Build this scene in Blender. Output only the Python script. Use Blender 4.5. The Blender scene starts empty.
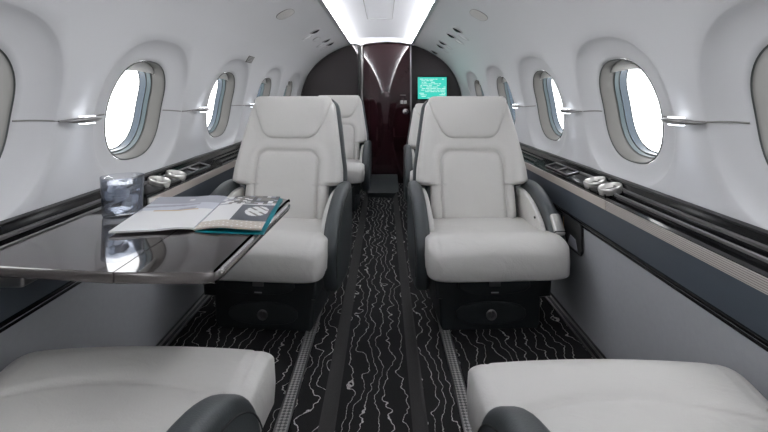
import bpy, bmesh, math, random
from mathutils import Vector, Matrix
random.seed(7)
SC = bpy.context.scene
COL = SC.collection
PI = math.pi

# ------------------------------------------------------------------ materials
def srgb(r, g, b):
    f = lambda c: (c/255/12.92) if c/255 <= .04045 else ((c/255+.055)/1.055)**2.4
    return (f(r), f(g), f(b), 1)

def mat(name, col, rough=.5, metal=0., spec=.5, bump=0., bscale=200., coat=0., var=0., vscale=8.):
    m = bpy.data.materials.new(name); m.use_nodes = True
    nt = m.node_tree; b = nt.nodes['Principled BSDF']
    b.inputs['Base Color'].default_value = col
    b.inputs['Roughness'].default_value = rough
    b.inputs['Metallic'].default_value = metal
    b.inputs['Specular IOR Level'].default_value = spec
    b.inputs['Coat Weight'].default_value = coat
    b.inputs['Coat Roughness'].default_value = .03
    tc = nt.nodes.new('ShaderNodeTexCoord')
    if bump:
        n = nt.nodes.new('ShaderNodeTexNoise'); n.inputs['Scale'].default_value = bscale
        n.inputs['Detail'].default_value = 3
        nt.links.new(tc.outputs['Object'], n.inputs['Vector'])
        bp = nt.nodes.new('ShaderNodeBump'); bp.inputs['Strength'].default_value = bump
        bp.inputs['Distance'].default_value = .002
        nt.links.new(n.outputs['Fac'], bp.inputs['Height'])
        nt.links.new(bp.outputs['Normal'], b.inputs['Normal'])
    if var:
        n = nt.nodes.new('ShaderNodeTexNoise'); n.inputs['Scale'].default_value = vscale
        n.inputs['Detail'].default_value = 4
        nt.links.new(tc.outputs['Object'], n.inputs['Vector'])
        mx = nt.nodes.new('ShaderNodeMix'); mx.data_type = 'RGBA'
        mx.inputs[6].default_value = tuple(c*(1-var) for c in col[:3])+(1,)
        mx.inputs[7].default_value = tuple(min(1, c*(1+var)) for c in col[:3])+(1,)
        nt.links.new(n.outputs['Fac'], mx.inputs[0])
        nt.links.new(mx.outputs[2], b.inputs['Base Color'])
    return m

def emit(name, col, s):
    m = bpy.data.materials.new(name); m.use_nodes = True
    nt = m.node_tree; nt.nodes.clear()
    e = nt.nodes.new('ShaderNodeEmission'); e.inputs[0].default_value = col; e.inputs[1].default_value = s
    o = nt.nodes.new('ShaderNodeOutputMaterial'); nt.links.new(e.outputs[0], o.inputs[0])
    return m

M = {}
M['liner'] = mat('white cabin liner', (.555, .562, .58, 1), .42, bump=.05, bscale=350)
M['headliner'] = mat('ceiling panel', (.84, .85, .90, 1), .5)
M['cream'] = mat('cream leather', (.64, .628, .605, 1), .42, bump=.25, bscale=260, var=.03)
def creases(m):
    nt = m.node_tree; tc = nt.nodes.new('ShaderNodeTexCoord'); mp = nt.nodes.new('ShaderNodeMapping')
    mp.inputs['Scale'].default_value = (9, 14, 9); mp.inputs['Rotation'].default_value = (0, 0, .6)
    nt.links.new(tc.outputs['Object'], mp.inputs[0])
    n = nt.nodes.new('ShaderNodeTexNoise'); n.inputs['Scale'].default_value = 1; n.inputs['Detail'].default_value = 3; n.inputs['Distortion'].default_value = .8
    nt.links.new(mp.outputs[0], n.inputs['Vector'])
    b2 = nt.nodes.new('ShaderNodeBump'); b2.inputs['Strength'].default_value = .35; b2.inputs['Distance'].default_value = .012
    nt.links.new(n.outputs['Fac'], b2.inputs['Height'])
    b1 = next(x for x in nt.nodes if x.type == 'BUMP' and x != b2)
    nt.links.new(b2.outputs['Normal'], b1.inputs['Normal'])
creases(M['cream'])
M['shell'] = mat('dark slate leather', (.035, .042, .045, 1), .38, bump=.2, bscale=260)
M['arm'] = mat('slate arm leather', (.048, .056, .06, 1), .4, bump=.2, bscale=260)
M['base'] = mat('dark seat base plastic', (.026, .032, .034, 1), .4)
M['seam'] = mat('charcoal piping', (.02, .02, .02, 1), .5)
M['black'] = mat('black lacquer', (.006, .006, .007, 1), .14, spec=.22)
M['blacktrim'] = mat('black trim', (.012, .012, .013, 1), .3)
M['rail'] = mat('brushed pewter', (.30, .29, .29, 1), .28, metal=.9)
M['railbar'] = mat('dark pewter bar', (.22, .215, .215, 1), .3, metal=.6)
M['chrome'] = mat('chrome', (.80, .79, .77, 1), .12, metal=1.)
M['satin'] = mat('satin nickel', (.66, .65, .63, 1), .3, metal=.85)
M['dado'] = mat('blue grey leather', (.055, .068, .085, 1), .5, bump=.15, bscale=300)
M['sidewall'] = mat('grey side fabric', (.315, .325, .345, 1), .8, bump=.4, bscale=600, var=.06, vscale=60)
M['bulk'] = mat('dark lacquered bulkhead', (.034, .027, .029, 1), .07, coat=.5)
M['door'] = mat('burgundy lacquer', (.026, .008, .0105, 1), .07, coat=.5)
M['rubber'] = mat('dark window gasket', (.03, .035, .035, 1), .5)
M['taupe'] = mat('window surround', (.125, .122, .115, 1), .5)
M['teal'] = mat('pale teal window ring', (.09, .12, .13, 1), .3)
M['blue'] = mat('blue window ring', (.018, .038, .06, 1), .25)
M['shade'] = mat('pleated shade', (.62, .62, .61, 1), .7)
M['lamp'] = emit('reading lamp glow', (.90, .94, 1, 1), 3.4)
M['cove'] = emit('cove light strip', (1, .99, .985, 1), 34)
M['lamp_off'] = mat('white lamp lens', (.8, .8, .82, 1), .2)
M['panelgrey'] = mat('speaker grille', (.50, .49, .48, 1), .6, bump=.5, bscale=900)
M['line'] = mat('grey panel joint', (.22, .22, .21, 1), .5)
M['placard'] = mat('grey placard', (.40, .40, .41, 1), .6)
M['white'] = mat('white print', (.8, .8, .8, 1), .5)
M['paper'] = mat('white paper', (.72, .72, .72, 1), .45)
M['p_grey'] = mat('printed grey sky', (.30, .31, .36, 1), .4)
M['p_pale'] = mat('printed pale blue', (.50, .52, .58, 1), .4)
M['p_dark'] = mat('printed charcoal', (.035, .035, .04, 1), .4)
M['p_brown'] = mat('printed taupe', (.18, .165, .15, 1), .4)
M['p_navy'] = mat('printed slate', (.065, .075, .095, 1), .4)
M['p_sand'] = mat('printed sand', (.52, .47, .41, 1), .45)
M['p_orange'] = mat('printed amber', (.55, .38, .2, 1), .45)
M['p_teal'] = mat('teal magazine edge', (.0, .22, .27, 1), .4)
M['screen'] = emit('turquoise screen', (.055, .58, .47, 1), .95)
M['screentext'] = emit('pale screen lines', (.62, .95, .88, 1), .9)
M['bezel'] = mat('screen bezel', (.006, .006, .006, 1), .2)
M['pocket'] = mat('pocket recess', (.035, .037, .037, 1), .35)

def ribbed():
    m = mat('ribbed champagne metal', (.50, .46, .43, 1), .4, metal=.35)
    nt = m.node_tree; b = nt.nodes['Principled BSDF']
    tc = nt.nodes.new('ShaderNodeTexCoord'); sx = nt.nodes.new('ShaderNodeSeparateXYZ')
    nt.links.new(tc.outputs['Object'], sx.inputs[0])
    w = nt.nodes.new('ShaderNodeMath'); w.operation = 'MULTIPLY'; w.inputs[1].default_value = 190
    nt.links.new(sx.outputs[2], w.inputs[0])
    f = nt.nodes.new('ShaderNodeMath'); f.operation = 'FRACT'; nt.links.new(w.outputs[0], f.inputs[0])
    g = nt.nodes.new('ShaderNodeMath'); g.operation = 'LESS_THAN'; g.inputs[1].default_value = .3
    nt.links.new(f.outputs[0], g.inputs[0])
    mx = nt.nodes.new('ShaderNodeMix'); mx.data_type = 'RGBA'
    mx.inputs[6].default_value = (.56, .52, .49, 1); mx.inputs[7].default_value = (.20, .18, .17, 1)
    nt.links.new(g.outputs[0], mx.inputs[0]); nt.links.new(mx.outputs[2], b.inputs['Base Color'])
    return m
M['ribbed'] = ribbed()
M['champagne'] = mat('plain champagne metal', (.50, .455, .42, 1), .4, metal=.35)

def veneer():
    m = mat('dark glossy veneer', (.04, .034, .034, 1), .06, spec=.4, coat=.35)
    nt = m.node_tree; b = nt.nodes['Principled BSDF']
    tc = nt.nodes.new('ShaderNodeTexCoord'); mp = nt.nodes.new('ShaderNodeMapping')
    mp.inputs['Scale'].default_value = (60, 3, 10)
    nt.links.new(tc.outputs['Object'], mp.inputs[0])
    n = nt.nodes.new('ShaderNodeTexNoise'); n.inputs['Scale'].default_value = 1; n.inputs['Detail'].default_value = 5
    nt.links.new(mp.outputs[0], n.inputs['Vector'])
    mx = nt.nodes.new('ShaderNodeMix'); mx.data_type = 'RGBA'
    mx.inputs[6].default_value = (.016, .013, .014, 1); mx.inputs[7].default_value = (.04, .034, .033, 1)
    nt.links.new(n.outputs['Fac'], mx.inputs[0]); nt.links.new(mx.outputs[2], b.inputs['Base Color'])
    return m
M['veneer'] = veneer()
M['tableedge'] = mat('polished table edge', (.10, .09, .088, 1), .14, metal=.3, coat=.8)

def carpet():
    m = mat('charcoal carpet with white wavy lines', (.02, .02, .02, 1), .95, spec=.1)
    nt = m.node_tree; b = nt.nodes['Principled BSDF']; L = nt.links
    def math_(op, a, b_=None):
        n = nt.nodes.new('ShaderNodeMath'); n.operation = op
        for i, v in enumerate((a, b_)):
            if v is None: continue
            if isinstance(v, (int, float)): n.inputs[i].default_value = v
            else: L.new(v, n.inputs[i])
        return n.outputs[0]
    tc = nt.nodes.new('ShaderNodeTexCoord'); sx = nt.nodes.new('ShaderNodeSeparateXYZ')
    L.new(tc.outputs['Object'], sx.inputs[0])
    X, Y = sx.outputs[0], sx.outputs[1]
    def noise(sxx, syy, detail, rough=.5):
        mp = nt.nodes.new('ShaderNodeMapping'); mp.inputs['Scale'].default_value = (sxx, syy, 1)
        L.new(tc.outputs['Object'], mp.inputs[0])
        n = nt.nodes.new('ShaderNodeTexNoise'); n.inputs['Scale'].default_value = 1
        n.inputs['Detail'].default_value = detail; n.inputs['Roughness'].default_value = rough
        L.new(mp.outputs[0], n.inputs['Vector']); return n.outputs['Fac']
    n1 = math_('SUBTRACT', noise(9, 5, 1), .5)
    n2 = math_('SUBTRACT', noise(14, 15, 2, .55), .5)
    xx = math_('ADD', X, math_('ADD', math_('MULTIPLY', n1, .12), math_('MULTIPLY', n2, .06)))
    f = math_('FRACT', math_('MULTIPLY', xx, 1/.037))
    d = math_('ABSOLUTE', math_('SUBTRACT', f, .5))
    line = math_('LESS_THAN', d, .034)
    th = noise(300, 160, 2)
    line = math_('MULTIPLY', line, math_('MINIMUM', math_('MULTIPLY', math_('SUBTRACT', th, .28), 4.), 1.))
    pile = noise(500, 500, 2)
    mx0 = nt.nodes.new('ShaderNodeMix'); mx0.data_type = 'RGBA'
    mx0.inputs[6].default_value = (.008, .008, .0085, 1); mx0.inputs[7].default_value = (.032, .031, .032, 1)
    L.new(pile, mx0.inputs[0])
    mx = nt.nodes.new('ShaderNodeMix'); mx.data_type = 'RGBA'
    L.new(line, mx.inputs[0]); L.new(mx0.outputs[2], mx.inputs[6]); mx.inputs[7].default_value = (.62, .61, .59, 1)
    L.new(mx.outputs[2], b.inputs['Base Color'])
    bp = nt.nodes.new('ShaderNodeBump'); bp.inputs['Strength'].default_value = .6; bp.inputs['Distance'].default_value = .004
    L.new(math_('ADD', pile, line), bp.inputs['Height']); L.new(bp.outputs[0], b.inputs['Normal'])
    return m
M['carpet'] = carpet()

M['carpetsheen'] = mat('charcoal carpet with painted sheen', (.05, .049, .049, 1), .95, spec=.2, bump=.6, bscale=500, var=.3, vscale=300)  # grey sheen on the sloped aisle sides, put into the carpet colour

def track():
    m = mat('woven metal track', (.3, .3, .3, 1), .5, metal=.3)
    nt = m.node_tree; b = nt.nodes['Principled BSDF']
    tc = nt.nodes.new('ShaderNodeTexCoord'); ck = nt.nodes.new('ShaderNodeTexChecker')
    mp = nt.nodes.new('ShaderNodeMapping'); mp.inputs['Rotation'].default_value = (0, 0, PI/4)
    nt.links.new(tc.outputs['Object'], mp.inputs[0]); nt.links.new(mp.outputs[0], ck.inputs[0])
    ck.inputs['Scale'].default_value = 110
    ck.inputs[1].default_value = (.42, .41, .40, 1); ck.inputs[2].default_value = (.10, .10, .10, 1)
    nt.links.new(ck.outputs[0], b.inputs['Base Color'])
    return m
M['track'] = track()

def glass(name, col, rough=0., ior=1.45):
    m = bpy.data.materials.new(name); m.use_nodes = True
    b = m.node_tree.nodes['Principled BSDF']
    b.inputs['Base Color'].default_value = col; b.inputs['Roughness'].default_value = rough
    b.inputs['Transmission Weight'].default_value = 1; b.inputs['IOR'].default_value = ior
    return m
def clear(name, tint, milk, refl=1.45):
    m = bpy.data.materials.new(name); m.use_nodes = True
    nt = m.node_tree; nt.nodes.clear(); N = nt.nodes.new
    t = N('ShaderNodeBsdfTransparent'); lt = N('ShaderNodeLayerWeight'); lt.inputs[0].default_value = .35
    mt = N('ShaderNodeMix'); mt.data_type = 'RGBA'; mt.inputs[6].default_value = tint; mt.inputs[7].default_value = (.42, .46, .53, 1)
    nt.links.new(lt.outputs['Facing'], mt.inputs[0]); nt.links.new(mt.outputs[2], t.inputs[0])
    d = N('ShaderNodeBsdfTranslucent'); d.inputs[0].default_value = (.86, .89, .95, 1)
    d2 = N('ShaderNodeBsdfDiffuse'); d2.inputs[0].default_value = (.86, .89, .95, 1)
    ad = N('ShaderNodeMixShader'); nt.links.new(d.outputs[0], ad.inputs[1]); nt.links.new(d2.outputs[0], ad.inputs[2])
    a = N('ShaderNodeMixShader'); a.inputs[0].default_value = milk
    nt.links.new(t.outputs[0], a.inputs[1]); nt.links.new(ad.outputs[0], a.inputs[2])
    g = N('ShaderNodeBsdfGlossy'); g.inputs['Roughness'].default_value = .02
    lw = N('ShaderNodeLayerWeight'); lw.inputs[0].default_value = .3
    pw = N('ShaderNodeMath'); pw.operation = 'POWER'; pw.inputs[1].default_value = 3; nt.links.new(lw.outputs['Facing'], pw.inputs[0])
    f = N('ShaderNodeMath'); f.operation = 'MULTIPLY_ADD'; f.inputs[1].default_value = 1.1; f.inputs[2].default_value = (refl-1)*.1; nt.links.new(pw.outputs[0], f.inputs[0])
    x = N('ShaderNodeMixShader'); nt.links.new(f.outputs[0], x.inputs[0]); nt.links.new(a.outputs[0], x.inputs[1]); nt.links.new(g.outputs[0], x.inputs[2])
    o = N('ShaderNodeOutputMaterial'); nt.links.new(x.outputs[0], o.inputs[0])
    return m
M['glass'] = clear('clear glass', (.98, .985, 1, 1), .01)
M['water'] = clear('iced water', (.95, .97, 1, 1), .07, 1.33)
M['ice'] = clear('cloudy ice', (.95, .97, 1, 1), .38, 1.31)
def pane():
    m = bpy.data.materials.new('window pane'); m.use_nodes = True
    nt = m.node_tree; nt.nodes.clear()
    t = nt.nodes.new('ShaderNodeBsdfTransparent'); g = nt.nodes.new('ShaderNodeBsdfGlossy')
    g.inputs['Roughness'].default_value = .02
    x = nt.nodes.new('ShaderNodeMixShader'); x.inputs[0].default_value = .06
    o = nt.nodes.new('ShaderNodeOutputMaterial')
    nt.links.new(t.outputs[0], x.inputs[1]); nt.links.new(g.outputs[0], x.inputs[2]); nt.links.new(x.outputs[0], o.inputs[0])
    return m
M['pane'] = pane()

# ------------------------------------------------------------------ object helpers
def mesh_data(name, verts, faces, mats, idx=None, smooth=True, weld=0, angle=None):
    me = bpy.data.meshes.new(name)
    me.from_pydata([tuple(v) for v in verts], [], faces)
    for m in (mats if isinstance(mats, (list, tuple)) else [mats]): me.materials.append(m)
    if idx is not None: me.polygons.foreach_set('material_index', idx)
    bm = bmesh.new(); bm.from_mesh(me)
    if weld: bmesh.ops.remove_doubles(bm, verts=bm.verts, dist=weld)
    bmesh.ops.recalc_face_normals(bm, faces=bm.faces)
    bm.to_mesh(me); bm.free()
    me.polygons.foreach_set('use_smooth', [smooth and len(q.vertices) < 7 for q in me.polygons])
    if angle is not None and smooth: me.set_sharp_from_angle(angle=math.radians(angle))
    me.update()
    return me

def link(name, me, parent=None, loc=None, rot=None):
    o = bpy.data.objects.new(name, me); COL.objects.link(o)
    if parent is not None: o.parent = parent
    if loc is not None: o.location = loc
    if rot is not None: o.rotation_euler = rot
    return o

def tag(o, label=None, cat=None, group=None, kind=None):
    if label: o['label'] = label
    if cat: o['category'] = cat
    if group: o['group'] = group
    if kind: o['kind'] = kind
    return o

def thing(name, label, cat, loc=(0, 0, 0), rz=0, group=None):
    o = link(name, None, None, loc, (0, 0, rz))
    return tag(o, label, cat, group)

def dup(root, loc, rz, label):
    r = root.copy(); COL.objects.link(r); r.location = loc; r.rotation_euler = (0, 0, rz); r['label'] = label
    for ch in list(root.children):
        c = ch.copy(); COL.objects.link(c); c.parent = r
        for g in list(ch.children):
            d = g.copy(); COL.objects.link(d); d.parent = c
    return r

class G:
    """collects shapes into one mesh"""
    def __init__(s): s.v = []; s.f = []; s.i = []
    def add(s, v, f, mi=0):
        o = len(s.v); s.v += [tuple(p) for p in v]; s.f += [tuple(k+o for k in q) for q in f]; s.i += [mi]*len(f)
    def box(s, x0, x1, y0, y1, z0, z1, mi=0, r=0., mtx=None):
        if r <= 0:
            v = [(x, y, z) for z in (z0, z1) for y in (y0, y1) for x in (x0, x1)]
            f = [(0, 2, 3, 1), (4, 5, 7, 6), (0, 1, 5, 4), (2, 6, 7, 3), (0, 4, 6, 2), (1, 3, 7, 5)]
        else:
            bm = bmesh.new(); bmesh.ops.create_cube(bm, size=1)
            for p in bm.verts: p.co = Vector(((x0+x1)/2+p.co.x*(x1-x0), (y0+y1)/2+p.co.y*(y1-y0), (z0+z1)/2+p.co.z*(z1-z0)))
            bmesh.ops.bevel(bm, geom=bm.edges[:], offset=r, segments=3, profile=.5, affect='EDGES')
            bm.verts.index_update()
            v = [tuple(p.co) for p in bm.verts]; f = [tuple(q.index for q in fc.verts) for fc in bm.faces]; bm.free()
        if mtx is not None: v = [mtx @ Vector(p) for p in v]
        s.add(v, f, mi)
    def tube(s, pts, r, n=8, mi=0, cap=True, flat=1.):
        pts = [Vector(p) for p in pts]; v = []; f = []
        rr = r if isinstance(r, (list, tuple)) else [r]*len(pts)
        for k, p in enumerate(pts):
            t = (pts[min(k+1, len(pts)-1)]-pts[max(k-1, 0)]).normalized()
            a = t.cross(Vector((0, 0, 1)))
            if a.length < 1e-4: a = t.cross(Vector((1, 0, 0)))
            a.normalize(); b = t.cross(a).normalized()
            v += [p+(a*math.cos(2*PI*j/n)+b*flat*math.sin(2*PI*j/n))*rr[k] for j in range(n)]
        for k in range(len(pts)-1):
            for j in range(n):
                f.append((k*n+j, k*n+(j+1) % n, (k+1)*n+(j+1) % n, (k+1)*n+j))
        if cap: f += [tuple(range(n)), tuple(range((len(pts)-1)*n, len(pts)*n))]
        s.add(v, f, mi)
    def lathe(s, prof, n=40, mi=0, mtx=None, cap=True):
        v = []; f = []
        for r, z in prof: v += [Vector((r*math.cos(2*PI*j/n), r*math.sin(2*PI*j/n), z)) for j in range(n)]
        for k in range(len(prof)-1):
            for j in range(n): f.append((k*n+j, k*n+(j+1) % n, (k+1)*n+(j+1) % n, (k+1)*n+j))
        if cap: f += [tuple(range(n)), tuple(range((len(prof)-1)*n, len(prof)*n))]
        if mtx is not None: v = [mtx @ p for p in v]
        s.add(v, f, mi)
    def slab(s, outline, a0, a1, r, mapf, mi=0, steps=4, edge_mi=None, ins_f=None):
        """closed outline (2-D) extruded from a0 to a1 with rounded edges; mapf(p, q, a) -> 3-D"""
        n = len(outline)
        area = sum(outline[i][0]*outline[(i+1) % n][1]-outline[(i+1) % n][0]*outline[i][1] for i in range(n))
        if area < 0: outline = outline[::-1]
        nor = []
        for i in range(n):
            p, q, w = outline[i-1], outline[i], outline[(i+1) % n]
            e1 = Vector((q[0]-p[0], q[1]-p[1])); e2 = Vector((w[0]-q[0], w[1]-q[1]))
            n1 = Vector((e1.y, -e1.x)).normalized(); n2 = Vector((e2.y, -e2.x)).normalized()
            m = n1+n2; m = m/max(.4, m.dot(n1)) if m.length > 1e-6 else n1
            nor.append(m*(ins_f(*q) if ins_f else 1))
        rings = []
        for k in range(steps+1):
            t = k/steps*PI/2
            rings.append((r*(1-math.sin(t)), a0+r*(1-math.cos(t))))
        rings = [(i_, a) for i_, a in rings] + [(i_, a1-(a-a0)) for i_, a in reversed(rings)]
        v = []; f = []
        for ins, a in rings:
            v += [mapf(outline[i][0]-nor[i].x*ins, outline[i][1]-nor[i].y*ins, a) for i in range(n)]
        for k in range(len(rings)-1):
            for j in range(n): f.append((k*n+j, k*n+(j+1) % n, (k+1)*n+(j+1) % n, (k+1)*n+j))
        if edge_mi is None: s.add(v, f+[tuple(range(n)), tuple(range((len(rings)-1)*n, len(rings)*n))], mi)
        else:
            o = len(s.f); s.add(v, f, edge_mi); s.add([], [], mi)
            base = len(s.v)-len(v)
            s.f += [tuple(k+base for k in range(n)), tuple(k+base for k in range((len(rings)-1)*n, len(rings)*n))]; s.i += [mi, mi]
    def build(s, name, mats, parent=None, smooth=True, angle=35, weld=0, loc=None, rot=None):
        return link(name, mesh_data(name, s.v, s.f, mats, s.i if isinstance(mats, (list, tuple)) else None, smooth, weld, angle), parent, loc, rot)

def chaikin(pts, k=2, closed=True):
    for _ in range(k):
        out = []; n = len(pts)
        for i in range(n if closed else n-1):
            a, b = pts[i], pts[(i+1) % n]
            out += [tuple(a[j]*.75+b[j]*.25 for j in range(len(a))), tuple(a[j]*.25+b[j]*.75 for j in range(len(a)))]
        if not closed: out = [pts[0]]+out+[pts[-1]]
        pts = out
    return pts

def interp(tab, v):
    if v <= tab[0][0]: return tab[0][1]
    for (a, b), (c, d) in zip(tab, tab[1:]):
        if v <= c: return b+(d-b)*(v-a)/max(c-a, 1e-9)
    return tab[-1][1]

def pillow(v0, v1, hw, F, B, mapf, nu=60, nv=60, pu=5, pv=5, mid=0., disp=None, corner=0., extra=()):
    """soft two-sided cushion over rows v in [v0, v1] of half width hw(v)"""
    us = [math.sin(PI/2*(-1+2*i/nu)) for i in range(nu+1)]
    us = [.55*u+.45*(-1+2*i/nu) if abs(u) < .9999 else u for i, u in enumerate(us)]
    vs = [math.sin(PI/2*(-1+2*i/nv)) for i in range(nv+1)]
    vs = [.5*w+.5*(-1+2*i/nv) if abs(w) < .9999 else w for i, w in enumerate(vs)]
    vs = sorted(set(vs) | set((e-v0)/(v1-v0)*2-1 for e in extra))
    nv = len(vs)-1
    e = lambda s, p: max(0., 1-abs(s)**p)**(1/p)
    V = []; Fc = []
    for side in (1, -1):
        for w in vs:
            v = v0+(w+1)/2*(v1-v0); h = hw(v)
            if corner:
                dd = min(v-v0, v1-v)
                if dd < corner: h -= corner*(1-math.sqrt(max(0, 1-(1-dd/corner)**2)))
            for u in us:
                x = u*h; ee = e(u, pu)*e(w, pv)
                off = mid+(F*ee if side == 1 else -B*ee)
                if side == 1 and disp: off += disp(x, v, u, w)*min(1, ee*1.6)
                V.append(mapf(x, v, off))
    N = nu+1; S = N*(nv+1)
    for i in range(nv):
        for j in range(nu):
            a = i*N+j
            Fc.append((a, a+1, a+N+1, a+N)); Fc.append((S+a, S+a+N, S+a+N+1, S+a+1))
    return V, Fc

# ------------------------------------------------------------------ cabin section
PROF = [(.882, .60), (.884, .70), (.878, .80), (.868, .88), (.85, .95), (.82, 1.05), (.775, 1.15), (.70, 1.25), (.60, 1.335), (.48, 1.405), (.37, 1.450), (.335, 1.462)]
def catmull(P, n=8):
    out = []
    for i in range(len(P)-1):
        p0, p1, p2, p3 = P[max(i-1, 0)], P[i], P[i+1], P[min(i+2, len(P)-1)]
        for k in range(n):
            t = k/n
            out.append(tuple(.5*(2*p1[j]+(p2[j]-p0[j])*t+(2*p0[j]-5*p1[j]+4*p2[j]-p3[j])*t*t+(3*p1[j]-p0[j]-3*p2[j]+p3[j])*t**3) for j in (0, 1)))
    return out+[P[-1]]
FINE = catmull(PROF)
SL = [0.]
for a, b in zip(FINE, FINE[1:]): SL.append(SL[-1]+math.dist(a, b))
def sec(s):
    s = min(max(s, 0), SL[-1]-1e-9)
    for k in range(len(SL)-1):
        if s <= SL[k+1]:
            t = (s-SL[k])/(SL[k+1]-SL[k]); a, b = FINE[k], FINE[k+1]
            d = Vector((b[0]-a[0], b[1]-a[1])).normalized()
            return a[0]+(b[0]-a[0])*t, a[1]+(b[1]-a[1])*t, d.y, -d.x
def s_of_z(z):
    for k in range(len(SL)-1):
        if FINE[k+1][1] >= z: return SL[k]+(SL[k+1]-SL[k])*(z-FINE[k][1])/(FINE[k+1][1]-FINE[k][1])
    return SL[-1]
def wp(sg, y, s, dep=0.):
    """point of the cabin liner: side sg, station y, height s along the section, dep behind the surface"""
    x, z, nx, nz = sec(s)
    # smoothed normal
    x1, z1, ax, az = sec(s-.02); x2, z2, bx, bz = sec(s+.02)
    nx, nz = (ax+bx)/2, (az+bz)/2; l = math.hypot(nx, nz)
    return (sg*(x+dep*nx/l), y, z+dep*nz/l)
Y0, Y1 = -1.30, 5.0
SCEN = s_of_z(.876); S1 = s_of_z(1.235)
WA, WB, WN = .195, .182, 2.5          # window opening half sizes and roundness
HP = .36                               # half length of a window patch
DISH = [(.120, 0.), (.114, .003), (.104, .010), (.085, .019), (.05, .028), (.02, .032), (.005, .034), (0., .040)]
WIN = {1: [-.78, .06, .91, 1.675, 2.49, 3.34, 4.19], -1: [-.80, .09, .98, 1.775, 2.68, 3.59, 4.45]}

def ov(th, d=0.):
    c, s = math.cos(th), math.sin(th)
    r = (abs(c)**WN+abs(s)**WN)**(-1/WN)
    return (WA+d)*c*r, (WB+(d*(.8 if s > 0 else .62) if d > 0 else d))*s*r

NB = 16
def wall(sg, name):
    v = []; f = []
    def grid(rows):
        o = len(v); n = len(rows[0])
        for r in rows: v.extend(r)
        for i in range(len(rows)-1):
            for j in range(n-1):
                a = o+i*n+j; f.append((a, a+1, a+n+1, a+n))
    ss = [S1*i/NB for i in range(NB+1)]
    ycuts = []; prev = Y0
    def plain(ya, yb):
        k = max(2, int((yb-ya)/.05)); ys = [ya+(yb-ya)*i/k for i in range(k+1)]
        grid([[wp(sg, y, s) for y in ys] for s in ss]); ycuts.extend(ys)
    for c in WIN[sg]:
        plain(prev, c-HP)
        yb = [c-HP+2*HP*i/NB for i in range(NB+1)]; ycuts.extend(yb)
        border = [(y, 0.) for y in yb[:-1]]+[(c+HP, s) for s in ss[:-1]]+[(y, S1) for y in reversed(yb[1:])]+[(c-HP, s) for s in reversed(ss[1:])]
        rings = [[wp(sg, y, s) for y, s in border]]
        ths = [math.atan2((s-SCEN)/WB*(WB/.27), (y-c)/HP*WA*1.03/WA) for y, s in border]
        d0 = DISH[0][0]
        for t in (.4, .75):
            rings.append([wp(sg, y+(c+ov(th, d0)[0]-y)*t, s+(SCEN+ov(th, d0)[1]-s)*t) for (y, s), th in zip(border, ths)])
        for d, dep in DISH:
            rings.append([wp(sg, c+ov(th, d)[0], SCEN+ov(th, d)[1], dep) for th in ths])
        grid([r+[r[0]] for r in rings])
        prev = c+HP
    plain(prev, Y1)
    ycuts = sorted(set(round(y, 6) for y in ycuts))
    top = [S1+(SL[-1]-S1)*i/26 for i in range(27)]
    grid([[wp(sg, y, s) for y in ycuts] for s in top])
    me = mesh_data(name, v, f, M['liner'], weld=1e-5, angle=50)
    return tag(link(name, me), kind='structure')
wl = wall(-1, 'wall_left'); wr = wall(1, 'wall_right')

def ring_mesh(sg, c, spec, mats, n=72):
    g = G(); v = []; f = []
    for d, dep, _ in spec:
        v += [wp(sg, c+ov(2*PI*j/n, d)[0], SCEN+ov(2*PI*j/n, d)[1], dep) for j in range(n)]
    idx = []
    for k in range(len(spec)-1):
        for j in range(n):
            f.append((k*n+j, k*n+(j+1) % n, (k+1)*n+(j+1) % n, (k+1)*n+j)); idx.append(spec[k][2])
    return v, f, idx

wn = 0
for sg in (-1, 1):
    for c in WIN[sg]:
        wn += 1
        w = link('window_%d' % wn, None, None, (sg*.9, c, .876)); tag(w, kind='structure')
        inv = Vector((-sg*.9, -c, -.876))
        def put(name, spec, mats):
            v, f, idx = ring_mesh(sg, c, spec, mats)
            return link(name, mesh_data(name, [Vector(p)+inv for p in v], f, mats, idx, angle=30), w)
        put('window_surround', [(.001, .037, 0), (-.001, .034, 0), (-.004, .037, 1), (-.006, .044, 1), (-.014, .082, 1), (-.017, .084, 0), (-.020, .086, 0)], [M['rubber'], M['taupe']])
        put('window_seal', [(-.018, .0855, 0), (-.022, .102, 1), (-.026, .103, 2), (-.028, .128, 1), (-.031, .129, 1)], [M['teal'], M['rubber'], M['blue']])
        n = 72
        v = [wp(sg, c+ov(2*PI*j/n, -.024)[0], SCEN+ov(2*PI*j/n, -.024)[1], .1285) for j in range(n)]
        link('window_pane', mesh_data('window_pane', [Vector(p)+inv for p in v], [tuple(range(n))], M['pane'], smooth=False), w)
        # rolled shade showing at the top of the opening
        top = [j for j in range(n) if math.sin(2*PI*j/n) > .62]
        g = G(); v = []; f = []
        for dep in (.072, .078):
            for j in top:
                yy, s_ = ov(2*PI*j/n, -.012); v.append(Vector(wp(sg, c+yy, SCEN+s_, dep))+inv)
            for j in top:
                yy, s_ = ov(2*PI*j/n, -.012); v.append(Vector(wp(sg, c+yy, SCEN+WB*.74-.012*(yy/WA)**2, dep))+inv)
        k = len(top)
        for o in (0, 2*k):
            for i in range(k-1): f.append((o+i, o+i+1, o+k+i+1, o+k+i))
        for i in range(k-1): f.append((k+i, k+i+1, 3*k+i+1, 3*k+i))
        link('window_shade', mesh_data('window_shade', v, f, M['shade'], angle=30), w)

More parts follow.
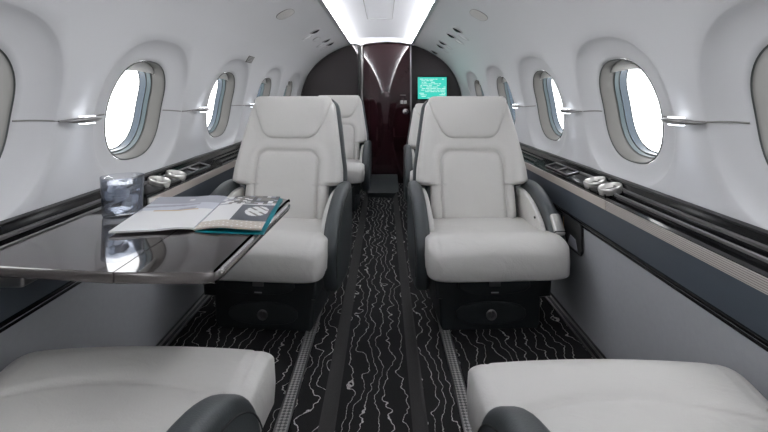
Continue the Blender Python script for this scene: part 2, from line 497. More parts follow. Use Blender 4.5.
# joint line between the upper and lower liner panels
def dish_depth(sg, y, s):
    best = 1.
    for c in WIN[sg]:
        dy, ds = y-c, s-SCEN
        th = math.atan2(ds/WB, dy/WA); r = math.hypot(dy, ds); o = ov(th)
        best = min(best, r-math.hypot(*o))
    if best < 0: return None
    return interp([(d, dep) for d, dep in reversed(DISH)], best)
SJ = s_of_z(.865)
for sg, par in ((-1, wl), (1, wr)):
    g = G(); run = []
    y = Y0+.02
    while y < Y1-.01:
        d = dish_depth(sg, y, SJ)
        if d is None:
            if len(run) > 2: g.tube(run, .0028, 6)
            run = []
        else: run.append(wp(sg, y, SJ+.002*math.sin(y*17), d-.0005))
        y += .02
    if len(run) > 2: g.tube(run, .0028, 6)
    g.build('seam_trim', M['line'], par)

# lower side walls, dado, black line, baseboard
for sg, nm, par in ((-1, 'left', wl), (1, 'right', wr)):
    g = G(); g.add([(sg*.805, Y0, -.07), (sg*.805, Y1, -.07), (sg*.805, Y1, .06), (sg*.805, Y0, .06), (sg*.800, Y1, .445), (sg*.800, Y0, .445)], [(0, 1, 2, 3), (3, 2, 4, 5)])
    g.build('side_panel', M['sidewall'], par, angle=60)
    g = G(); g.add([(sg*.798, Y0, .445), (sg*.798, Y1, .445), (sg*.786, Y1, .545), (sg*.786, Y0, .545)], [(0, 1, 2, 3)])
    g.build('dado_panel', M['dado'], par)
    g = G(); g.box(min(sg*.790, sg*.806), max(sg*.790, sg*.806), Y0, Y1, .438, .447, r=.002); g.box(min(sg*.795, sg*.806), max(sg*.795, sg*.806), Y0, Y1, .425, .431, r=.001)
    g.build('dado_trim', M['black'], par)
    b = G()
    b.box(min(sg*.772, sg*.806), max(sg*.772, sg*.806), Y0, Y1, 0, .022, 0, r=.004)
    b.box(min(sg*.768, sg*.774), max(sg*.768, sg*.774), Y0, Y1, .010, .018, 1, r=.002)
    b.box(min(sg*.782, sg*.790), max(sg*.782, sg*.790), Y0, Y1, .020, .027, 1, r=.002)
    tag(b.build('baseboard_'+nm, [M['blacktrim'], M['rail']]), kind='structure')

# floor with the dropped aisle
g = G(); sec_ = [(-.81, 0), (-.155, 0), (-.146, -.004), (-.125, -.048), (-.115, -.052), (.115, -.052), (.125, -.048), (.146, -.004), (.155, 0), (.81, 0)]
ys = [Y0+i*(Y1+.1-Y0)/40 for i in range(41)]
g.add([(x, y, z) for y in ys for x, z in sec_], [(i*10+j, i*10+j+1, i*10+j+11, i*10+j+10) for i in range(40) for j in range(9)])
fl_ = tag(g.build('floor', [M['carpet'], M['carpetsheen']], angle=60), kind='structure')
for q in fl_.data.polygons:
    if .11 < abs(q.center.x) < .156: q.material_index = 1  # aisle slopes get the lighter colour that stands in for sheen
for k, x in enumerate((-.258, .272)):
    g = G(); g.box(x-.020, x-.015, Y0, 4.9, 0, .006, 1, r=.001); g.box(x+.015, x+.020, Y0, 4.9, 0, .006, 1, r=.001); g.box(x-.016, x+.016, Y0, 4.9, -.002, .003, 0)
    tag(g.build('trim_%d' % (k+1), [M['track'], M['rail']]), kind='structure')

# ceiling: central panel between the two coves
g = G(); n = 12
cs = [(-.345+.69*i/n, 1.498+.036*(1-(2*i/n-1)**2)) for i in range(n+1)]
cs = [(-.346, 1.47)]+cs+[(.346, 1.47)]
ys = [Y0, 1, 2, 3, 4, Y1]
g.add([(x, y, z) for y in ys for x, z in cs], [(i*len(cs)+j, i*len(cs)+j+1, (i+1)*len(cs)+j+1, (i+1)*len(cs)+j) for i in range(5) for j in range(len(cs)-1)])
ceil = tag(g.build('ceiling', M['headliner'], angle=40), kind='structure')
# hatch outline on the ceiling panel
g = G(); hx0, hx1, hy0, hy1, hz = -.10, .095, 2.55, 3.7, 1.5155
for a, b in (((hx0, hy0), (hx1, hy0)), ((hx1, hy0), (hx1, hy1)), ((hx1, hy1), (hx0, hy1)), ((hx0, hy1), (hx0, hy0))):
    g.tube([(a[0], a[1], 1.498+.036*(1-(a[0]/.345)**2)), (b[0], b[1], 1.498+.036*(1-(b[0]/.345)**2))], .0022, 6)
g.build('hatch_outline', M['placard'], ceil)
for sg, t in ((-1, 'left'), (1, 'right')):
    x = sg*.338
    o = thing('cove_light', 'bright white cove light strip along the %s edge of the ceiling panel' % t, 'light', (x, 1.8, 1.47))
    g = G(); xs = sorted((-sg*.004, -sg*.012)); g.box(xs[0], xs[1], Y0-1.8+.02, Y1-1.8-.01, .004, .026, r=.002)
    g.build('light_strip', M['cove'], o)
    g = G(); xs = sorted((sg*.002, -sg*.026)); g.box(xs[0], xs[1], Y0-1.8+.02, Y1-1.8-.01, -.010, -.004, r=.002)
    g.build('light_channel', M['liner'], o)

# ------------------------------------------------------------------ bulkhead, door, screen
def bulk_outline(x0, x1, zlow=-.06):
    pts = []
    for x, z in FINE: pts.append((x, z))
    return pts
g = G()
pr = [(x+.03, z+.02) for x, z in FINE]
out = [(.84, -.08), (.84, .56)]+pr+[(.3, 1.54)]
out = out+[(-x, z) for x, z in reversed(out)]
g.add([(x, 5.0, z) for x, z in out]+[(x, 5.04, z) for x, z in out], [tuple(range(len(out)))]+[(i, (i+1) % len(out), len(out)+(i+1) % len(out), len(out)+i) for i in range(len(out))]+[tuple(range(len(out), 2*len(out)))])
wf = tag(g.build('wall_front', M['bulk'], smooth=False), kind='structure')
g = G(); g.add([(x, Y0, z) for x, z in out]+[(x, Y0-.04, z) for x, z in out], [tuple(range(len(out)))]+[(i, (i+1) % len(out), len(out)+(i+1) % len(out), len(out)+i) for i in range(len(out))]+[tuple(range(len(out), 2*len(out)))])
tag(g.build('wall_rear', M['liner'], smooth=False), kind='structure')
# arched light header above the door and thin edge trim along the bulkhead arc
g = G()
arc = [(sg_, p) for sg_ in (1,) for p in FINE]
pl = [(x-.006, 4.992, z-.004) for x, z in FINE]
g.tube([(x, y, z) for x, y, z in pl], .005, 6); g.tube([(-x, y, z) for x, y, z in pl], .005, 6)
g.build('edge_trim', M['blacktrim'], wf)
g = G()
hd = [(-.34, 1.53), (.345, 1.53), (.345, 1.452), (.31, 1.462), (.2, 1.478), (.07, 1.486), (-.06, 1.478), (-.17, 1.462), (-.215, 1.445), (-.235, 1.46), (-.34, 1.47)]
g.slab(hd, 4.90, 4.985, .004, lambda p, q, a: (p, a, q))
g.build('header', M['headliner'], wf, angle=40)

d = link('door_1', None, None, (.07, 4.97, 0)); tag(d, kind='structure')
g = G(); g.box(-.255, .235, -.015, .02, .0, 1.475, r=.004); g.build('door_panel', M['door'], d)
g = G(); g.box(-.2, -.196, -.017, -.012, .02, 1.455)
g.build('panel_joint', M['blacktrim'], d)
for x, mt in ((-.272, 'chrome'), (-.300, 'blacktrim'), (.243, 'chrome')):
    g = G(); g.box(x-.008, x+.008, -.045, .02, 0, 1.47, r=.005)
    if mt == 'blacktrim': g.box(x-.014, x-.009, -.05, .02, 0, 1.47, r=.002)
    g.build('door_post', M[mt] if mt != 'chrome' else M['rail'], d)
g = G(); rot = Matrix.Translation((.185, -.017, .755)) @ Matrix.Rotation(PI/2, 4, 'X')
g.lathe([(.002, .028), (.028, .026), (.034, .018), (.036, 0)], 28, mtx=rot)
g.lathe([(.002, .036), (.014, .035), (.016, .027)], 20, mtx=rot)
g.box(.17, .20, -.056, -.046, .750, .760, r=.003)
g.build('door_handle', M['chrome'], d)
g = G()
g.box(.135, .165, -.020, -.015, .838, .872, 0, r=.002); g.box(.172, .200, -.020, -.015, .838, .872, 0, r=.002)
g.box(.146, .149, -.022, -.019, .845, .866, 1); g.box(.155, .158, -.022, -.019, .845, .858, 1)
g.box(.181, .185, -.022, -.019, .848, .862, 1); g.box(.188, .191, -.022, -.019, .852, .858, 1)
g.build('door_sign', [M['white'], M['p_dark']], d)
g = G(); g.box(.13, .19, -.019, -.015, .925, .931, 0, r=.001); g.build('door_placard', M['placard'], d)

o = thing('display_screen', 'turquoise glowing display screen on dark bulkhead right of the door', 'screen', (.54, 4.985, 1.003))
g = G(); g.box(-.165, .165, -.012, .015, -.128, .128, r=.004); g.build('bezel', M['bezel'], o)
g = G(); g.box(-.152, .152, -.0145, -.011, -.115, .115); g.build('screen_panel', M['screen'], o, smooth=False)
g = G(); r = random.Random(3)
z = .095
while z > -.105:
    x = -.138+r.random()*.03
    while x < .125:
        L = .012+r.random()*.05
        if r.random() < .72: g.box(x, min(x+L, .14), -.0162, -.0146, z-.0045, z+.0012*r.randint(1, 2))
        x += L+.008
    z -= .0165
g.build('screen_text', M['screentext'], o, smooth=False)

o = thing('door_step', 'low dark step pad in the aisle before the burgundy door', 'step', (.01, 4.72, -.052))
g = G(); g.slab([(-.22, 0), (-.22, .045), (-.12, .115), (.22, .15), (.22, 0)], -.14, .16, .008, lambda p, q, a: (a, p, q)); g.build('step_pad', M['base'], o)

# ------------------------------------------------------------------ side ledges
def ledge(sg, label):
    o = thing('side_ledge', label, 'ledge', (sg*.83, 1.85, .60))
    T = lambda x, y, z: (sg*x-sg*.83, y-1.85, z-.60)
    def strip(poly, y0, y1, name, m, rr=.001):
        g = G(); g.slab(poly, y0, y1, rr, lambda p, q, a: T(p, a, q), steps=2); return g.build(name, m, o, angle=25)
    strip([(.788, .545), (.786, .579), (.800, .5815), (.803, .574), (.820, .576), (.823, .592), (.838, .595), (.842, .588), (.853, .590), (.856, .603), (.866, .606), (.869, .612), (.872, .628), (.884, .634), (.90, .63), (.90, .545)], Y0, Y1, 'ledge_body', M['black'])
    strip([(.8225, .590), (.8225, .597), (.8275, .599), (.8285, .592)], Y0, 1.62, 'rail', M['railbar'], .0007)
    strip([(.855, .601), (.855, .608), (.862, .611), (.863, .604)], Y0, 1.62, 'rail', M['railbar'], .0007)
    strip([(.8695, .628), (.8695, .634), (.881, .638), (.882, .632)], Y0, Y1, 'rail', M['blacktrim'], .0007)
    cut = 1.60 if sg > 0 else 1.62
    strip([(.7835, .545), (.7825, .576), (.787, .577), (.789, .545)], Y0, cut-.002, 'trim_strip', M['ribbed'], .0007)
    strip([(.7835, .545), (.7825, .576), (.787, .577), (.789, .545)], cut+.002, Y1, 'trim_strip', M['champagne'], .0007)
    # flat console plate with two cup holders and a stowage frame
    strip([(.800, .578), (.800, .590), (.868, .608), (.868, .590)], 1.64, 2.42, 'console_plate', M['black'], .002)
    tilt = math.atan2(.018, .068)
    for y in ((1.665, 1.785) if sg > 0 else (1.80, 1.945)):
        g = G(); mt = Matrix.Translation(T(.833, y, .600)) @ Matrix.Rotation(-sg*tilt, 4, 'Y')
        g.lathe([(.040, -.008), (.041, .006), (.0405, .014), (.038, .016), (.035, .013), (.033, -.002), (.012, -.004), (.001, -.004)], 36, mtx=mt, cap=False)
        cup = g.build('cup_holder', M['satin'], o, angle=60)
        g = G(); g.lathe([(.0325, -.0015), (.001, -.0015)], 28, mtx=mt, cap=False); g.build('cup_liner', M['champagne'], cup)
    g = G()
    for (xa, ya, xb, yb) in ((.808, 2.0, .858, 2.0), (.808, 2.26, .858, 2.26), (.808, 2.0, .808, 2.26), (.858, 2.0, .858, 2.26), (.808, 2.12, .858, 2.12)):
        zf = lambda x: .5935+(x-.800)*.2647
        g.tube([T(xa, ya, zf(xa)), T(xb, yb, zf(xb))], .004, 8)
    g.build('stowage_frame', M['rail'], o)
    g = G(); g.slab(chaikin([(1.62, .8535), (1.98, .8535), (2.0, .8635), (1.6, .8635)], 2), .604, .613, .002, lambda p, q, a: T(q, p, a+(q-.8585)*.27)); g.build('vent_bar', M['railbar'], o)
    return o
ledge(-1, 'black glossy side ledge with metal trim behind the folding table')
ledge(1, 'black glossy side ledge with ribbed metal trim along the wall opposite the table')

# ------------------------------------------------------------------ seats
def make_seat(recl, label, ws, ady=0., adx=0., adz=0.):
    """local: facing +Y, window side at x*ws > 0"""
    t = thing('passenger_seat', label, 'seat', group=None)
    # base
    g = G(); g.slab([(-.19, 0), (.19, 0), (.20, .02), (.205, .125), (.225, .15), (.235, .27), (-.235, .27), (-.225, .15), (-.205, .125), (-.20, .02)], -.17, .13, .012, lambda p, q, a: (p, a+(.05 if q > .13 else .0)*(1 if a > 0 else 0), q))
    base = g.build('base', M['base'], t)
    g = G(); g.slab(chaikin([(-.14, .165), (.14, .165), (.14, .238), (-.14, .238)], 2), .17, .188, .005, lambda p, q, a: (p, a, q)); dr = g.build('drawer', M['base'], t)
    g = G(); g.box(-.022, .022, .184, .192, .198, .232, r=.003); g.build('latch', M['rail'], dr)
    g = G(); g.box(-.015, .015, .184, .190, .172, .177, r=.001); g.build('pull_slot', M['placard'], dr)
    g = G(); g.slab(chaikin([(-.145, .025), (.145, .025), (.135, .115), (-.135, .115)], 2), .12, .140, .005, lambda p, q, a: (p, a, q)); dr = g.build('drawer', M['base'], t)
    g = G(); mt = Matrix.Translation((0, .138, .066)) @ Matrix.Rotation(-PI/2, 4, 'X')
    g.lathe([(.021, -.002), (.0215, .005), (.017, .007), (.015, .003), (.002, .002)], 28, mtx=mt); g.box(-.002, .002, .139, .146, .054, .078, r=.001)
    g.build('lock', M['rail'], dr)
    # cushion
    def cd(x, v, u, w):
        arc = .115-.75*x*x
        d = v-arc
        r = -.006*math.exp(-(d/.006)**2)
        r += -.010/(1+math.exp(d/.012)) + .012*math.exp(-((v-.20)/.07)**2)
        for q in (.226, .234): r -= .0022*math.exp(-((abs(x)-q)/.003)**2)
        r += .006*math.cos(min(1, abs(x)/.2)*PI/2)
        return r
    def cmap(x, v, off):
        return (x, v, .318+off-.02*max(0, (v-.17)/.11)**2)
    V, F = pillow(-.21, .285, lambda v: .262+.012*max(0, v)/.28, .072, .068, cmap, 84, 84, 7, 5, disp=cd, corner=.055)
    link('seat_cushion', mesh_data('seat_cushion', V, F, M['cream'], weld=1e-6), t)
    # backrest
    ca, sa = math.cos(recl), math.sin(recl)
    def bmap(x, v, off): return (x*.955, -.165-v*sa+off*ca, .343+v*ca+off*sa)
    hwt = [(0, .205), (.171, .205), (.177, .262), (.19, .273), (.25, .269), (.40, .242), (.5, .224), (.55, .214), (.592, .206)]
    def sd(x, v):
        qx, qv = abs(x)-(.155-.05-.012*max(0, (v-.2))*3), v-(.326-.05)
        return math.hypot(max(qx, 0), max(qv, 0))+min(max(qx, qv), 0)-.05
    def bd(x, v, u, w):
        d = sd(x, v)
        r = -.011*math.exp(-(d/.006)**2)
        r += .010*(1-math.exp(min(d, 0)/.03))
        r += .016*max(0, min(1, (abs(x)-.17)/.07))**2 if v > .18 else 0
        r += .006*math.exp(-((d-.03)/.02)**2)
        return r
    V, F = pillow(0, .592, lambda v: interp(hwt, v), .062, .02, bmap, 96, 96, 6, 7, disp=bd, corner=.045, extra=(.171, .174, .177, .183))
    link('backrest', mesh_data('backrest', V, F, M['cream'], weld=1e-6), t)
    hh = [(.385, .10), (.395, .122), (.42, .143), (.50, .181), (.56, .199), (.592, .202)]
    V, F = pillow(.385, .594, lambda v: interp(hh, v), .032, .03, bmap, 50, 40, 6, 5, mid=.046, disp=lambda x, v, u, w: .008*math.cos(u*PI/2)*math.cos(w*PI/2), corner=.03)
    link('headrest', mesh_data('headrest', V, F, M['cream'], weld=1e-6), t)
    hs = [(-.12, .20), (.0, .22), (.17, .225), (.177, .272), (.19, .285), (.25, .282), (.40, .256), (.5, .238), (.55, .228), (.60, .216)]
    V, F = pillow(-.12, .603, lambda v: interp(hs, v), .034, .06, bmap, 40, 50, 9, 9, mid=-.012, corner=.05, extra=(.171, .177, .19))
    link('back_shell', mesh_data('back_shell', V, F, M['shell'], weld=1e-6), t)
    # arms
    top = [(-.25, .535), (-.13, .54), (-.01, .51), (.085, .455), (.142, .395), (.172, .33), (.165, .262)]
    for s in (1, -1):
        window = s == ws
        prof = top+([(.12, .235), (-.24, .235)] if window else [(.155, .20), (.12, .145), (-.22, .14)])
        prof = chaikin(prof, 2)
        g = G(); flare = lambda y: .012*max(0, y+.1)
        g.slab(prof, .240, .298, .021, lambda p, q, a: (s*(a+flare(p)+adx), p+ady, q+adz), steps=5)
        arm = g.build('armrest', M['arm'], t, angle=60)
        # stitched seam along the pad
        g = G(); tp = chaikin(top, 2, False)
        g.tube([(s*(.3005+flare(p)+adx), p+ady, q-.030+adz) for p, q in tp], .0016, 6); g.build('arm_seam', M['seam'], arm)
        g = G(); ip = chaikin([(-.24, .50), (-.13, .503), (-.03, .475), (.06, .425), (.115, .365), (.135, .31), (.13, .25), (-.24, .25)], 2)
        g.slab(ip, .218, .240, .006, lambda p, q, a: (s*(a+adx), p+ady, q+adz)); g.build('arm_side_panel', M['cream'], arm, angle=60)
        if window:
            g = G(); mt = Matrix.Translation((s*(.272+adx), .128+ady, .416+adz)) @ Matrix.Rotation(math.radians(-50), 4, 'X')
            g.box(-.021, .021, -.045, .045, -.012, .012, r=.010, mtx=mt)
            ct = g.build('arm_control', M['satin'], arm, angle=60)
            g = G(); g.box(-.023, .023, .032, .036, -.013, .0135, r=.001, mtx=mt); g.build('control_band', M['seam'], ct)
            g = G(); mt = Matrix.Translation((s*(.2165+adx), .03+ady, .42+adz)) @ Matrix.Rotation(PI/2, 4, 'Y'); g.lathe([(.005, -.003), (.005, .003), (.001, .0035)], 12, mtx=mt); g.build('button', M['seam'], arm)
    return t

R17 = math.radians(16.5)
fl = make_seat(R17, 'cream leather seat facing the camera behind the folding table, dark armrests', -(-1))
fl.location = (-.437, 2.0, 0); fl.rotation_euler = (0, 0, PI-.10)
fr = make_seat(R17, 'cream leather seat facing the camera with drawers in its base, across from the table', -1)
fr.location = (.448, 2.0, 0); fr.rotation_euler = (0, 0, PI+.05)
for o in (fl, fr): o['group'] = 'cabin seats facing the camera'
dup(fl, (-.385, 3.90, 0), PI-.04, 'smaller cream seat half hidden behind the seat by the table, before the bulkhead')
hs_ = make_seat(math.radians(36), 'cream seat almost hidden behind the right seat, below the turquoise screen', -1)
hs_.location = (.484, 3.55, 0); hs_.rotation_euler = (0, 0, PI); hs_['group'] = 'cabin seats facing the camera'
nl = make_seat(math.radians(52), 'cream seat cushion with dark armrest in the foreground below the folding table', -1, -.075, -.018, -.02)
nl.location = (-.478, .785, 0)
nr = make_seat(math.radians(52), 'cream seat cushion with dark armrest in the foreground beside the grey side wall', 1, -.055, -.022, -.02)
nr.location = (.473, .735, 0)
for o in (nl, nr): o['group'] = 'foreground seats facing away'

# ------------------------------------------------------------------ folding table and what lies on it
TZ = .617
tb = thing('folding_table', 'dark glossy folding table pulled out from the left side ledge', 'table', (-.5, 1.15, TZ))
TM = lambda p, q, a: (p+.5, q-1.15, a-TZ)
def rc(pts, r, n=6):
    """round the corners of a polygon"""
    out = []
    for i, p in enumerate(pts):
        a, b = Vector(pts[i-1]), Vector(pts[(i+1) % len(pts)]); p = Vector(p)
        rr = r[i] if isinstance(r, (list, tuple)) else r
        u = (a-p).normalized()*rr; w = (b-p).normalized()*rr
        for k in range(n+1):
            t = k/n; out.append(tuple((p+u)*(1-t)**2+p*2*t*(1-t)+(p+w)*t*t))
    return out
inb = rc([(-.4595, .852), (-.287, .840), (-.267, .862), (-.243, 1.40), (-.272, 1.47), (-.4595, 1.47)], [.002, .015, .015, .05, .04, .002])
outb = rc([(-.770, .885), (-.4615, .852), (-.4615, 1.47), (-.770, 1.47)], [.01, .002, .002, .01])
for pl in (inb, outb):
    g = G(); g.slab(pl, TZ-.021, TZ, .0100, TM, 0, 5, edge_mi=1, ins_f=lambda p, q: .03 if abs(p+.46) < .004 else 1); g.build('table_leaf', [M['veneer'], M['tableedge']], tb, angle=30)
g = G(); g.box(-.26, .0, -.03, .03, -.055, -.0215, r=.006); g.box(-.262, -.20, -.20, .20, -.070, -.0215, r=.006)
g.build('support_arm', M['rail'], tb)

gl = thing('drinking_glass', 'clear glass tumbler of iced water on the dark table', 'glass', (-.668, 1.255, TZ+.0005))
g = G(); n = 48; prof = [(.001, 0), (.045, 0), (.0475, .003), (.0485, .02), (.053, .103), (.0525, .1045), (.0505, .103), (.0465, .022), (.044, .013), (.001, .012)]
g.lathe(prof, 48, cap=False); g.build('tumbler', M['glass'], gl, angle=60, weld=1e-4)
g = G(); g.lathe([(.001, .0135), (.0435, .0145)]+[(.0452+.0042*k/30+.0009*math.sin(k*1.9), .024+.064*k/30) for k in range(31)]+[(.001, .088)], 40, cap=False); wt = g.build('water', M['water'], gl, angle=40)
r = random.Random(5)
for k in range(9):
    g = G(); mt = Matrix.Translation((r.uniform(-.026, .026), r.uniform(-.026, .026), .030+k*.0062)) @ Matrix.Rotation(r.random()*3, 4, 'Z') @ Matrix.Rotation(r.random()*2, 4, 'X')
    s_ = .011; g.box(-s_, s_, -s_, s_, -s_, s_, r=.004, mtx=mt); g.build('ice_cube', M['ice'], gl)

mg = thing('magazine', 'open magazine with glossy pages and teal cover edge lying on the table', 'magazine', (-.43, 1.27, TZ))
A, B = Vector((-.418, 1.105)), Vector((-.452, 1.445))       # spine near / far
def page(c, dq, hfun, pick, name, mats, nu=70, nv=100, zb=.0012, front=0):
    C_, D_ = Vector(c), Vector(dq)
    v = []; f = []; idx = []
    P = lambda u, w: (A*(1-w)+B*w)*(1-u)+(C_*(1-w)+D_*w)*u
    for lay in (1, 0):
        for j in range(nv+1):
            for i in range(nu+1):
                p = P(i/nu, j/nv); h = hfun(i/nu, j/nv) if lay else max(zb, hfun(i/nu, j/nv)-.0045)
                v.append((p.x+.43, p.y-1.27, h))
    N = nu+1; S = N*(nv+1)
    for j in range(nv):
        for i in range(nu):
            a = j*N+i; f.append((a, a+1, a+N+1, a+N)); idx.append(pick((i+.5)/nu, (j+.5)/nv))
            f.append((S+a, S+a+N, S+a+N+1, S+a+1)); idx.append(len(mats)-1)
    for i in range(nu):
        f.append((i, S+i, S+i+1, i+1)); idx.append(front)
        a = nv*N+i; f.append((a, a+1, S+a+1, S+a)); idx.append(len(mats)-1)
    for j in range(nv):
        for i in (0, nu):
            a = j*N+i; f.append((a, a+N, S+a+N, S+a)); idx.append(len(mats)-1)
    me = mesh_data(name, v, f, mats, idx, smooth=True, angle=40); return link(name, me, mg)
def pickL(u, w):
    if w < .50: return 0
    if w < .53 and u > .0: return 3 if .2 < u < .8 else 0
    k = math.sin(u*5+w*40)*.5+math.sin(w*70+u*3)*.3
    if w < .74: return 2 if (k > -.1) else (1 if u > .25 else 2)
    return 1 if not (abs(u-.45) < .03 and abs(w-.87) < .02) else 0
page((-.600, 1.075), (-.655, 1.435), lambda u, w: .0085+.004*math.sin(min(1, u*2.2)*PI)*(1-u), pickL, 'left_page', [M['paper'], M['p_grey'], M['p_pale'], M['p_orange'], M['p_pale']])
rr = random.Random(11); cells = {}
def pickR(u, w):
    if w < .17: return 3 if (int(u*40)+int(w*60)*3) % 11 else 0
    if w < .66:
        if u < .45: return 0
        e = ((u-.76)/.19)**2+((w-.46)/.15)**2
        if e < 1:
            return 0 if (math.sin(u*38+w*55) > -.55 or abs(w-.46) < .02) else 4
        return 2
    if w < .69: return 0
    k = (int(u*13), int(w*22))
    if k not in cells: cells[k] = rr.choice([1, 1, 4, 4, 0, 5, 4] if u > .15 else [0, 5])
    return cells[k]
page((-.252, 1.085), (-.288, 1.44), lambda u, w: .0045+.013*math.sin(min(1, u*1.5+.04)*PI*.62)*(1-.35*u)*(.55+.45*(1-w)), pickR, 'right_page', [M['paper'], M['p_dark'], M['p_navy'], M['p_sand'], M['p_brown'], M['p_grey'], M['p_teal']], front=3)
# teal cover underneath
g = G()
cv = [(-.412, 1.098), (-.246, 1.078), (-.281, 1.447), (-.447, 1.452)]
g.slab([(x, y) for x, y in cv], .0002, .0012, .0002, lambda p, q, a: (p+.43, q-1.27, a), steps=1); g.build('cover', M['p_teal'], mg, smooth=False)

# ------------------------------------------------------------------ side wall pocket beside the right-hand seat
pk = thing('wall_pocket', 'small dark recessed pocket with papers in the grey side wall beside an armrest', 'pocket', (.798, 1.915, .372))
g = G(); g.slab(rc([(-.10, -.058), (.10, -.058), (.10, .058), (-.10, .058)], .02), -.006, .004, .003, lambda p, q, a: (a, p, q)); g.build('pocket_panel', M['pocket'], pk)
g = G(); fr_ = rc([(-.103, -.061), (.103, -.061), (.103, .061), (-.103, .061)], .022); g.tube([(-.005, p, q) for p, q in fr_+[fr_[0]]], .0035, 6); g.build('pocket_frame', M['blacktrim'], pk)
g = G(); g.add([(-.0075, -.07, -.05), (-.0075, .03, -.05), (-.0075, .0, -.005), (-.0075, -.05, -.01), (-.0095, -.07, -.05), (-.0095, .03, -.05), (-.0095, .0, -.005), (-.0095, -.05, -.01)], [(0, 1, 2, 3), (4, 7, 6, 5), (0, 4, 5, 1), (1, 5, 6, 2), (2, 6, 7, 3), (3, 7, 4, 0)]); g.build('paper_slip', M['p_pale'], pk, smooth=False)
g = G(); g.box(-.0085, -.006, .074, .078, -.048, .048); g.build('gold_strip', M['p_orange'], pk)

# ------------------------------------------------------------------ wall reading lights
def wall_light(sg, y, label):
    p = wp(sg, y, SJ)
    o = thing('wall_light', label, 'light', p, 0, 'reading lights on the cabin walls')
    n = 26; L = .098
    pts = []; rad = []
    for i in range(n+1):
        t = -1+2*i/n
        rad.append(.003+.0095*(1-abs(t)**1.5)**1.2 if abs(t) < 1 else .003)
        pts.append((-sg*(.007+.020*(1-t*t)), t*L, -.001))
    g = G(); g.tube(pts, rad, 14, flat=.85); g.build('lamp_body', M['railbar'], o)
    g = G(); g.box(min(0, -sg*.028), max(0, -sg*.028), -.018, .018, -.005, .004, r=.002); g.build('wall_mount', M['rail'], o)
    for z0, z1 in ((.0075, .0112), (-.0132, -.0095)):
        g = G(); xs = sorted((-sg*.012, -sg*.034)); g.box(xs[0], xs[1], -.022, .022, z0, z1, r=.001); g.build('lamp_lens', M['lamp'], o)
    for up, e in ((1, .5), (-1, 2.6)):
        ld = bpy.data.lights.new('reading_spot', 'SPOT'); ld.energy = e*.08; ld.spot_size = math.radians(95); ld.spot_blend = 1; ld.shadow_soft_size = .012; ld.color = (.76, .83, 1)
        lo = bpy.data.objects.new('reading_spot', ld); COL.objects.link(lo); lo.parent = o
        lo.location = (-sg*.034, 0, .017*up-.001); lo.rotation_euler = (PI if up > 0 else 0, 0, 0)
where = {(-1, 0): 'spindle reading light above the glass tumbler on the left wall', (-1, 1): 'spindle reading light between the two bright windows of the left wall',
         (-1, 2): 'small reading light on the left wall above the seat behind the table', (-1, 3): 'tiny reading light at the far end of the left wall',
         (1, 0): 'spindle reading light nearest the camera on the wall opposite the table', (1, 1): 'spindle reading light between two bright windows opposite the table',
         (1, 2): 'small reading light glowing just behind the right seat backrest', (1, 3): 'tiny reading light at the far end of the right wall'}
for sg, lst in ((-1, (1.39, 2.29, 3.14, 4.02)), (1, (1.315, 2.11, 2.93, 3.76))):
    for k, y in enumerate(lst): wall_light(sg, y, where[(sg, k)])

# ------------------------------------------------------------------ overhead fittings
def on_liner(x, y, z):
    """frame on the liner surface nearest to height z: location and rotation with local +Z into the cabin"""
    sg = 1 if x > 0 else -1
    s = s_of_z(z); p = Vector(wp(sg, y, s)); q = Vector(wp(sg, y, s, .1))
    nrm = (p-q).normalized(); ty = Vector((0, 1, 0)); tx = ty.cross(nrm).normalized()
    return p, Matrix((tx, ty, nrm)).transposed().to_euler()
def vent(x, y, z, label, group):
    p, e = on_liner(x, y, z)
    o = link('air_vent', None, None, p, e); tag(o, label, 'vent', group)
    g = G(); g.lathe([(.042, -.002), (.043, .004), (.037, .008), (.032, .006)], 26, cap=False); g.build('vent_ring', M['placard'], o)
    g = G(); g.lathe([(.034, .002), (.029, .009), (.015, .014), (.001, .014)], 26, cap=False); g.build('nozzle', M['black'], o)
    return o
def reading(x, y, z, label, group):
    p, e = on_liner(x, y, z)
    o = link('overhead_lamp', None, None, p, e); tag(o, label, 'lamp', group)
    g = G(); g.lathe([(.046, -.002), (.046, .004), (.040, .007), (.037, .005)], 26, cap=False); g.build('lamp_ring', M['liner'], o)
    g = G(); g.lathe([(.038, .003), (.022, .009), (.001, .011)], 26, cap=False); g.build('lamp_lens', M['lamp_off'], o)
LG, RG = 'air vents in the left overhead panel', 'air vents in the right overhead panel'
for (x, y, z), lb in (((-.48, 3.47, 1.405), 'black air vent nearest the camera in the left overhead panel'), ((-.47, 4.09, 1.409), 'black air vent in the middle of the left overhead panel'), ((-.468, 4.37, 1.41), 'black air vent closest to the bulkhead in the left overhead panel')): vent(x, y, z, lb, LG)
for (x, y, z), lb in (((.524, 3.20, 1.379), 'first black air vent from the camera in the right overhead panel'), ((.527, 3.50, 1.378), 'second black air vent from the camera in the right overhead panel'), ((.528, 4.0, 1.378), 'third black air vent from the camera in the right overhead panel'), ((.535, 4.24, 1.373), 'fourth black air vent from the camera in the right overhead panel'), ((.541, 4.78, 1.369), 'black air vent right against the bulkhead in the right overhead panel')): vent(x, y, z, lb, RG)
for (x, y, z), lb in (((-.542, 3.54, 1.369), 'white overhead lamp nearest the camera in the left overhead panel'), ((-.53, 4.18, 1.376), 'middle white overhead lamp in the left overhead panel'), ((-.535, 4.43, 1.373), 'white overhead lamp closest to the bulkhead in the left overhead panel')): reading(x, y, z, lb, 'overhead lamps in the left panel')
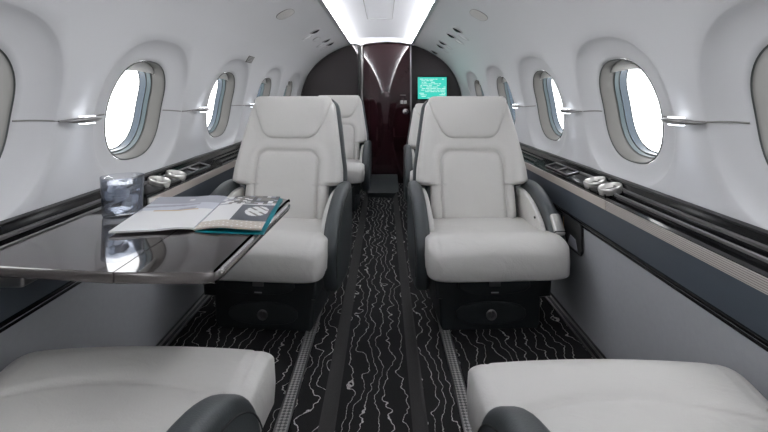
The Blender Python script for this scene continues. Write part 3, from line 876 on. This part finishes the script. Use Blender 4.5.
for (x, y, z), lb in (((.588, 3.32, 1.342), 'first white overhead lamp from the camera in the right overhead panel'), ((.597, 3.55, 1.337), 'second white overhead lamp from the camera in the right overhead panel'), ((.587, 4.03, 1.343), 'third white overhead lamp from the camera in the right overhead panel'), ((.596, 4.29, 1.337), 'white overhead lamp closest to the bulkhead in the right overhead panel')): reading(x, y, z, lb, 'overhead lamps in the right panel')
def oval(name, cat, label, x, y, z, a, b, m):
    p, e = on_liner(x, y, z)
    o = link(name, None, None, p, e); tag(o, label, cat)
    out_ = [((abs(math.cos(t))**.8)*math.copysign(a, math.cos(t)), (abs(math.sin(t))**.8)*math.copysign(b, math.sin(t))) for t in [2*PI*k/48 for k in range(48)]]
    g = G(); g.slab(out_, -.002, .003, .002, lambda p_, q, h: (p_, q, h)); g.build('cover_plate', m, o)
    g = G(); g.tube([(p_, q, .0015) for p_, q in out_+[out_[0]]], .002, 6); g.build('rim', M['line'], o)
oval('speaker_cover', 'speaker', 'oval grey speaker cover in the left overhead panel', -.515, 2.614, 1.385, .05, .085, M['panelgrey'])
oval('speaker_cover', 'speaker', 'oval grey speaker cover in the right overhead panel', .541, 2.556, 1.37, .05, .085, M['panelgrey'])
oval('lamp_blank', 'cover', 'small pale oval blank between vents in the left overhead panel', -.513, 3.81, 1.386, .03, .07, M['liner'])
p, e = on_liner(-.775, 2.83, 1.148)
o = link('placard', None, None, p, e); tag(o, 'small grey placard above a window on the left wall', 'placard')
g = G(); g.box(-.022, .022, -.06, .06, -.001, .002, r=.001); g.build('plate', M['taupe'], o)
g = G(); r = random.Random(2)
for k in range(4):
    y = -.05
    while y < .045:
        L = .008+r.random()*.012
        g.box(-.016+k*.009, -.012+k*.009, y, min(y+L, .052), .0018, .0026); y += L+.005
g.build('print', M['placard'], o)

# ------------------------------------------------------------------ world, camera, view
w = bpy.data.worlds.new('world'); SC.world = w; w.use_nodes = True
bg = w.node_tree.nodes['Background']; bg.inputs[0].default_value = (.97, .985, 1, 1); bg.inputs[1].default_value = 4.0
cd = bpy.data.cameras.new('camera'); cam = bpy.data.objects.new('camera', cd); COL.objects.link(cam)
cam.location = (.03, 0, .94); cam.rotation_euler = (PI/2, 0, 0)
cd.sensor_width = 36; cd.lens = 36*470/768; cd.shift_y = -122/768; cd.clip_start = .02
SC.camera = cam
SC.view_settings.view_transform = 'Standard'; SC.view_settings.look = 'None'
SC.view_settings.gamma = 1; SC.view_settings.use_curve_mapping = False
SC.view_settings.exposure = .28
